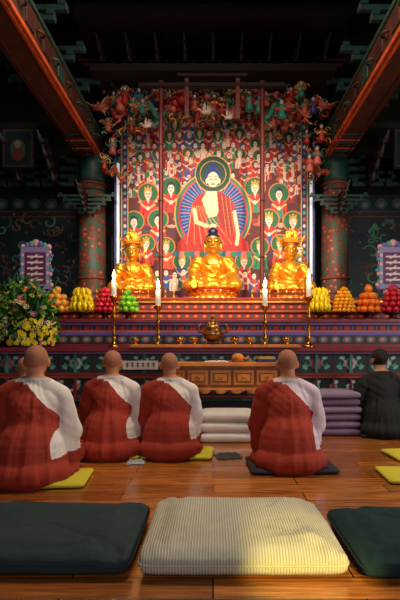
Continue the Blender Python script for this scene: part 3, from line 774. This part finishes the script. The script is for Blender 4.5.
# ================================================================= OFFERING TABLE
hw=mat('honey_wood',(214,130,50),.35,var=.35,vscale=4,bump=.1); hw2=mat('honey_wood_dark',(142,74,28),.4,var=.3)
mb=MB(); TX0,TX1,TY0,TY1=-.52,.68,5.22,5.6
mb.bx(TX0-.05,TX1+.05,TY0-.04,TY1+.03,.73,.765,0); mb.bx(TX0-.02,TX1+.02,TY0-.02,TY1,.71,.73,1)
mb.bx(TX0,TX1,TY0,TY1,.50,.71,1)
n=5; w=(TX1-TX0)/n
for k in range(n):
    a=TX0+k*w; mb.bx(a+.015,a+w-.015,TY0-.012,TY0+.01,.535,.685,0); mb.bx(a+.04,a+w-.04,TY0-.018,TY0,.56,.66,1)
    mb.bx(a+.055,a+w-.055,TY0-.026,TY0,.575,.645,0)
    mb.torus((a+w/2,TY0-.03,.605),.018,.004,2,n=14,k=6,axis='Y')
mb.bx(TX0-.01,TX1+.01,TY0-.015,TY1,.48,.505,0)
for x in (TX0+.05,TX1-.05):
    for y in (TY0+.04,TY1-.05):
        mb.tube([(x,y,.5),(x,y-.01,.35),(x,y+.005,.12),(x,y-.02,.0)],[.045,.035,.025,.035],12,1)
for k in range(7):
    a=TX0+.1+k*(TX1-TX0-.2)/6; mb.ell((a,TY0,.47),(.06,.012,.03),0,n=12,k=6)
mb.bx(TX0+.04,TX1-.04,TY0+.03,TY0+.05,.06,.1,1)
mb.obj('offering_table',[hw,hw2,brass],bevel=.004)
mb=MB()
for q in (-1,1):
    vs=[];fs=[]
    for i in range(9):
        t=i/8; zz=.012+.018*math.sin(math.pi*min(1,t*1.3)*.9)*(1-t)
        vs+= [(q*t*.13,-.09,zz),(q*t*.13,.09,zz),(q*t*.13,-.09,0),(q*t*.13,.09,0)]
    for i in range(8):
        a=i*4; fs+=[(a,a+4,a+5,a+1),(a+2,a+3,a+7,a+6),(a,a+2,a+6,a+4),(a+1,a+5,a+7,a+3)]
    mb.add(vs,fs,0)
    for k in range(6): mb.bx(min(q*.02,q*.1),max(q*.02,q*.1),-.07+k*.025,-.066+k*.025,.022,.0285,1)
mb.obj('sutra_book',[mat('paper',(225,220,205),.8),dark],(.04,5.36,.765))
mb=MB()
mb.ell((0,0,.06),(.085,.07,.06),0,n=24,k=16); mb.tube([(.07,0,.05),(.12,0,.05),(.15,0,.065)],[.02,.016,.02],10,0); mb.bx(-.07,.0,-.075,-.02,.045,.055,1)
mb.tube([(-.1,-.12,.012),(.12,-.1,.012)],[.008,.008],8,1); mb.ell((-.11,-.12,.016),(.03,.016,.016),1)
mb.lathe([(.07,0),(.075,.008),(.05,.01)],20,1)
mb.obj('moktak_wooden_bell',[hw,hw2],(.27,5.42,.765),scale=.8)
mb=MB(); mb.bx(-.1,.1,-.06,.06,0,.035,0); mb.bx(-.09,.08,-.055,.055,.035,.06,1); mb.obj('book_stack',[mat('book_blue',(40,50,90),.6),mat('book_yellow',(190,150,60),.6)],(.57,5.4,.765),rz=.1)

# ================================================================= CUSHIONS
def rib_mat(name,c1,c2,scale,axis='X',strength=.6,rough=.85,mottle=.5):
    m=bpy.data.materials.new(name); m.use_nodes=True; nt=m.node_tree; b=nt.nodes['Principled BSDF']
    tc=nt.nodes.new('ShaderNodeTexCoord'); w=nt.nodes.new('ShaderNodeTexWave'); w.bands_direction=axis; w.inputs['Scale'].default_value=scale; w.inputs['Distortion'].default_value=.6; w.inputs['Detail'].default_value=1
    nt.links.new(tc.outputs['Object'],w.inputs['Vector'])
    r=nt.nodes.new('ShaderNodeValToRGB'); r.color_ramp.elements[0].color=L4(c2); r.color_ramp.elements[1].color=L4(c1)
    nt.links.new(w.outputs['Fac'],r.inputs['Fac']); nt.links.new(r.outputs['Color'],b.inputs['Base Color'])
    n=nt.nodes.new('ShaderNodeTexNoise'); n.inputs['Scale'].default_value=9; n.inputs['Detail'].default_value=5
    nt.links.new(tc.outputs['Object'],n.inputs['Vector'])
    b2=nt.nodes.new('ShaderNodeBump'); b2.inputs['Strength'].default_value=mottle; b2.inputs['Distance'].default_value=.03
    nt.links.new(n.outputs['Fac'],b2.inputs['Height'])
    bp=nt.nodes.new('ShaderNodeBump'); bp.inputs['Strength'].default_value=strength; bp.inputs['Distance'].default_value=.006
    nt.links.new(b2.outputs['Normal'],bp.inputs['Normal'])
    nt.links.new(w.outputs['Fac'],bp.inputs['Height']); nt.links.new(bp.outputs['Normal'],b.inputs['Normal']); b.inputs['Roughness'].default_value=rough
    b.inputs['Specular IOR Level'].default_value=.2
    return m
def cushion_geo(mb,c,sz,mi=0,pipe=None,e2=.22,e1=.55,seed=0,wr=.006,rz=0,nu=64,nv=24,ce=.42,crown=.28):
    W,D,H=sz[0]/2,sz[1]/2,sz[2]/2
    sp=lambda v,e: math.copysign(abs(v)**e,v)
    vs=[];fs=[]
    for j in range(nv+1):
        p=-math.pi/2+math.pi*j/nv
        for i in range(nu):
            a=2*math.pi*i/nu; cp=sp(math.cos(p),ce)
            x=W*sp(math.cos(a),e2)*cp; y=D*sp(math.sin(a),e2)*cp; z=H*sp(math.sin(p),e1)
            edge=1-max(abs(x)/W,abs(y)/D)
            z*=(1-crown)+crown*min(1,edge*3.2)
            if z>0: z+=wr*noise.noise(Vector((x*9+seed,y*9,seed)))*2+wr*.8*noise.noise(Vector((x*22+seed,y*14,seed)))
            vs.append((x,y,max(z,-H*.86)+H*.86))
    for j in range(nv):
        for i in range(nu):
            k=(i+1)%nu; fs.append((j*nu+i,j*nu+k,(j+1)*nu+k,(j+1)*nu+i))
    M=Matrix.Translation(c)@Matrix.Rotation(rz,4,'Z')
    mb.add(vs,fs,mi,M)
    if pipe is not None:
        pts=[]
        for i in range(97):
            a=2*math.pi*i/96; pts.append((W*1.0*sp(math.cos(a),e2),D*1.0*sp(math.sin(a),e2),H*.86))
        mb.tube(pts,.005,6,pipe,M)
white_rib=rib_mat('white_corduroy',(206,198,178),(172,164,146),26,'X',.5)
tealc=rib_mat('teal_cloth',(28,58,60),(21,45,48),40,'X',.3,.85,.8)
tealc2=rib_mat('slate_cloth',(50,64,70),(39,52,57),40,'X',.3,.85,.8)
mb=MB(); cushion_geo(mb,(0,0,0),(.86,.76,.145),0,1,seed=3,wr=.011,nu=160,nv=48,e2=.1,ce=.25,crown=.25); mb.obj('floor_cushion',[white_rib,mat('white_piping',(190,184,160),.8)],(.125,2.385,0))
mb=MB(); cushion_geo(mb,(0,0,0),(.90,.72,.12),0,1,seed=8,wr=.013,nu=160,nv=48,e2=.1,ce=.25,crown=.25); mb.obj('floor_cushion',[tealc2,mat('slate_piping',(30,38,42),.8)],(-.79,2.38,0))
mb=MB(); cushion_geo(mb,(0,0,0),(.90,.68,.12),0,1,seed=12,wr=.013,nu=160,nv=48,e2=.1,ce=.25,crown=.25); mb.obj('floor_cushion',[tealc,mat('teal_piping',(14,34,36),.8)],(1.05,2.33,0))
def stack(tag,x,y,w,d,h,cols,rz=0):
    mb=MB(); z=0
    ms=[]
    for i,cc in enumerate(cols):
        cushion_geo(mb,(random.uniform(-.01,.01),random.uniform(-.01,.01),z),(w,d,h),i,None,seed=i*3,rz=random.uniform(-.03,.03),nu=48,nv=16,wr=.004,e2=.15)
        z+=h*.84; ms.append(mat(tag+'_cloth_%d'%i,cc,.85,var=.08,bump=.2,bscale=60))
    mb.obj('stacked_floor_cushions',ms,(x,y,0),rz=rz)
stack('white_stack',.155,5.0,.60,.36,.118,[(216,208,200),(226,218,210),(210,202,196)])
stack('purple_stack',1.31,5.40,.48,.42,.092,[(110,84,116),(128,104,130),(116,90,118),(130,108,134),(114,88,116),(134,114,138)],rz=.03)

ym=rib_mat('yellow_mat_cloth',(225,206,60),(170,164,50),30,'X',.2)
gm=rib_mat('grey_mat_cloth',(58,54,66),(42,40,50),30,'X',.2)
def thin(x,y,w,d,m,rz=0,h=.045):
    mb=MB(); cushion_geo(mb,(0,0,0),(w,d,h),0,None,seed=x*5,nu=64,nv=12,wr=.002,e2=.12,ce=.3); mb.obj('sitting_mat',[m],(x,y,0),rz=rz)

# ================================================================= PEOPLE
CLOTH=vmat('figure_cloth_and_skin',.85,.12,120,metal_alpha=True)
def prayer_hands():
    mb=MB()
    for q in (-1,1):
        M=Matrix.Translation((q*.019,0,0))@Matrix.Rotation(q*math.pi/2,4,'Z')@Matrix.Rotation(math.pi/2,4,'X')
        hand_parts(mb,M,-q,.02)
    me=blob(mb,.0035,1); co,no=getco(me); setcol(me,np.tile(lin((196,140,112)),(len(co),1))); me.materials.append(CLOTH); return me
PH=prayer_hands()
def person(name,x,y,s,rz=0,seed=0,kasa=True,layer=(232,220,212),head_tilt=0,head_dx=0,black=False,zoff=.02,wide=1.0):
    e=empty(name,(x,y,zoff),rz,s)
    mb=MB()
    hd=(head_dx,.075,.80)
    head_parts(mb,hd,1.03,1)
    if black: mb.ell((hd[0],hd[1]-.012,hd[2]+.035),(.09,.104,.095),0,n=24,k=16)
    mb.tube([(0,.02,.58),(head_dx*.6,.035,.67),(head_dx,.05,.745)],[.07,.062,.057],16,0,balls=True)
    mb.tube([(0,-.02,.14),(0,-.01,.30),(0,.01,.45),(0,.02,.54)],[.20,.178,.17,.125],24,0,balls=True)
    mb.ell((0,.02,.51),(.21,.12,.13),0,n=24)
    for q in (-1,1):
        mb.tube([(0,.02,.65),(q*.09,.02,.62),(q*.185,.03,.565)],[.066,.064,.070],16,0,balls=True)
        mb.tube([(q*.19,.03,.56),(q*.23*wide,.05,.38),(q*.245*wide,.09,.30)],[.071,.083,.09],16,0,balls=True)
        mb.tube([(q*.245*wide,.09,.30),(q*.16,.24,.36),(q*.075,.30,.43)],[.085,.08,.055],16,0,balls=True)
        mb.ell((q*.235*wide,.13,.20),(.065,.15,.17),0,n=20,k=14)
        mb.tube([(q*.1,.0,.13),(q*.17,.2,.13),(q*.19,.36,.09)],[.14,.115,.085],16,0,balls=True)
        mb.tube([(q*.19,.34,.06),(q*.12,.0,.06),(q*.07,-.2,.05)],[.07,.07,.05],14,0,balls=True)
    mb.tube([(0,-.07,.05),(0,-.06,.18),(0,-.02,.3)],[.25,.235,.185],24,0,balls=True)
    mb.ell((0,.04,.035),(.315*wide,.36,.075),0,n=32,k=14); mb.ell((0,-.12,.06),(.29*wide,.23,.13),0,n=32,k=14)
    me=blob(mb,.0074,8); co,no=getco(me); X,Y,Z=co.T
    skin=(Z>.685-.45*(Y-.03)*(Y>.03))&(np.abs(X)<.14)
    ang=np.arctan2(Y-.03,X)
    n1=nz(co,3,3,1.6,seed); n2=nz(co,7,7,2.2,seed+4)
    body=~skin
    low=np.clip((.60-Z)/.55,0,1)
    cyl=np.stack([np.cos(ang)*1.0,np.sin(ang)*1.0,Z],1)
    r1=nz(cyl,3.6,3.6,1.2,seed+7); r2=nz(cyl,7,7,1.6,seed+11)
    sr=lambda v,k: 1-np.sqrt((v*k)**2+.03)
    fold=(sr(r1,2.8)*.015+sr(r2,2.4)*.005)*(.25+.75*low)-.008
    r3=np.array([noise.noise(Vector((d_*13+seed,e_*2.5,seed*1.7))) for d_,e_ in zip(X*.6+Z*.8,X*.8-Z*.6)])
    diag=sr(r3,2.6)*.007*np.clip((Z-.2)/.3,0,1)
    edge=.70-(X+.075)*1.05+.02*n1
    k=(Z<edge)&(X<.18+.015*np.sin(Z*18))
    k|=(Z<.16+.03*n1)
    front=(Y>.12)
    k&=~(front&(Z>.13)&(X>-.02)&(Z>.3))
    k&=~((X<-.05)&(Y>.22)&(Z>.22))
    k&=~((Z>.64)&(X>-.05))
    k&=body
    if not kasa: k=np.zeros_like(k)
    col=np.tile(lin(layer),(len(co),1))
    col*= (1+.06*n2)[:,None]
    red=lin((172,50,26)); red2=lin((144,38,22))
    t=(n1*.5+.5)[:,None]; col[k]=(red*(1-t)+red2*t)[k]
    u=X*.97+Z*.24; v=Z*.97-X*.24
    seam=k&((np.abs((u/.15)%1-.5)>.482)|((np.abs((v/.28+np.floor(u/.15)*.5)%1-.5))>.49))
    col[seam]=red*.62
    hem=k&(np.abs(Z-edge)<.010); col[hem]=red*.5
    if black:
        col[:]=lin((10,10,12)); col[(Z>.67)&(Z<.70)&(np.abs(X)<.1)]=lin((18,18,20))
    sk=lin((200,132,96)) if not black else lin((176,124,98))
    col[skin]=sk
    hx=X-hd[0]; hy=Y-hd[1]; hz=Z-hd[2]
    scalp=skin&(hz>.0+.55*hy)&(hz>-.045)&(np.abs(hx)<.084)
    if black:
        hair=skin&((hz>.06)|((hy<.035)&(hz>-.05)&(np.abs(hx)<.1)&~((np.abs(hx)>.075)&(hz<.02))))
        col[hair]=lin((14,12,12))
    else:
        sc=(1+.12*n2)[:,None]*lin((168,110,82)); col[scalp]=sc[scalp]
    if kasa: 
        cl=body&(Z>.655)&(np.abs(X)<.12); col[cl]=lin((200,190,190))
    ff=skin&(hy>.04)
    def mk(cx,cz,rx,rz_,cc):
        m=ff&(((hx-cx)/rx)**2+((hz-cz)/rz_)**2<1); col[m]=lin(cc)
    for q in (-1,1): mk(q*.032,.004,.017,.006,(40,26,22)); mk(q*.034,.031,.022,.005,(60,40,34))
    mk(0,-.065,.022,.009,(150,70,62))
    d=np.where(body,fold+diag,0)+np.where(k,.008,0)
    d*=np.clip(Z/.04,.3,1)*np.clip((.69-Z)/.06,0,1)
    co=co+no*d[:,None]
    fl=co[:,2]<-.018; co[fl,2]=-.018
    me.vertices.foreach_set('co',co.ravel()); me.update(); setcol(me,col); me.materials.append(CLOTH)
    link('body',me,parent=e)
    h=link('hands',PH,(0,.335,.455),parent=e); h.rotation_euler=(-.35,0,0)
    return e
thin(-1.15,3.50,.56,.46,ym,.08);   person('seated_monk',-1.275,3.55,1.02,.05,1,wide=.94)
thin(-.89,4.33,.56,.44,ym);       person('seated_monk',-.885,4.34,.97,0,2,wide=.97)
thin(-.30,4.33,.60,.44,ym,-.04);  person('seated_monk',-.37,4.34,.945,.06,3,head_dx=-.01,wide=.93)
thin(.60,3.90,.66,.52,gm,.04);     person('seated_monk',.59,3.92,.98,-.03,4,layer=(220,198,210),wide=.95)
thin(-1.74,4.6,.5,.45,ym);       person('seated_monk',-1.74,4.6,.90,.1,5)
thin(1.80,5.32,.56,.45,gm);        person('seated_man_in_black',1.79,5.3,.96,.05,6,kasa=False,black=True)
thin(1.72,4.25,.46,.40,ym,.05); thin(1.42,3.58,.42,.40,ym,-.05)
def cloth(x,y,w,d,seed,col,rz=0):
    mb=MB(); n=30; vs=[];fs=[]
    for j in range(n):
        for i in range(n):
            u=i/(n-1)*2-1; v=j/(n-1)*2-1; r=1+.15*noise.noise(Vector((u*2,v*2,seed)))
            vs.append((u*w/2*r,v*d/2*r,.006+.03*max(0,noise.noise(Vector((u*3+seed,v*6,1)))+.4)*(1-max(abs(u),abs(v))**3)))
    for j in range(n-1):
        for i in range(n-1): fs.append((j*n+i,j*n+i+1,(j+1)*n+i+1,(j+1)*n+i))
    mb.add(vs,fs); mb.obj('folded_robe_cloth',[mat('robe_cloth_%d'%seed,col,.85)],(x,y,0),rz=rz)
cloth(.13,4.25,.22,.2,3,(60,58,68),.2); cloth(-.62,4.02,.14,.12,5,(170,164,170),.1)

# ================================================================= LIGHTS
def area(name,loc,tgt,sx,sy,e,col):
    l=bpy.data.lights.new(name,'AREA'); l.shape='RECTANGLE'; l.size=sx; l.size_y=sy; l.energy=e; l.color=col
    o=bpy.data.objects.new(name,l); S.collection.objects.link(o); o.location=loc
    o.rotation_euler=(Vector(tgt)-Vector(loc)).to_track_quat('-Z','Y').to_euler(); return o
def spot(name,loc,tgt,ang,e,col,blend=.5,r=.15):
    l=bpy.data.lights.new(name,'SPOT'); l.spot_size=math.radians(ang); l.spot_blend=blend; l.energy=e; l.color=col; l.shadow_soft_size=r
    o=bpy.data.objects.new(name,l); S.collection.objects.link(o); o.location=loc
    o.rotation_euler=(Vector(tgt)-Vector(loc)).to_track_quat('-Z','Y').to_euler(); return o
area('daylight_door',(.6,-2.4,2.4),(0,4,.3),4.5,2.4,60,(.95,.96,1))
spot('altar_spot_left',(-1.5,3.6,4.4),(-.3,7.6,2.4),50,800,(1,.83,.60),.8)
spot('altar_spot_right',(1.5,3.6,4.4),(.3,7.6,2.4),50,800,(1,.83,.60),.8)
spot('floor_sun',(1.1,-1.6,1.5),(.40,2.04,.05),9,1100,(1,.82,.22),.7,.03)
area('side_door_light',(4.2,3.4,1.8),(0,4.2,.3),1.6,2.2,90,(1,.95,.88))
area('overhead_fill_light',(0,4.1,5.2),(0,4.3,0),2.0,1.2,145,(1,.82,.58))  # added warm overhead fill for shoulders, floor and cushion tops; no lantern hangs here
w=bpy.data.worlds.new('world'); S.world=w; w.use_nodes=True
w.node_tree.nodes['Background'].inputs['Color'].default_value=(.05,.07,.09,1); w.node_tree.nodes['Background'].inputs['Strength'].default_value=.25

# ================================================================= CAMERA
cam=bpy.data.cameras.new('camera'); co=bpy.data.objects.new('camera',cam); S.collection.objects.link(co); S.camera=co
co.location=(0,0,.95); co.rotation_euler=(math.pi/2,0,0)
cam.sensor_width=36; cam.sensor_height=36; cam.sensor_fit='AUTO'; cam.lens=36*500/600
cam.shift_x=-13/600; cam.shift_y=45/600; cam.clip_start=.05
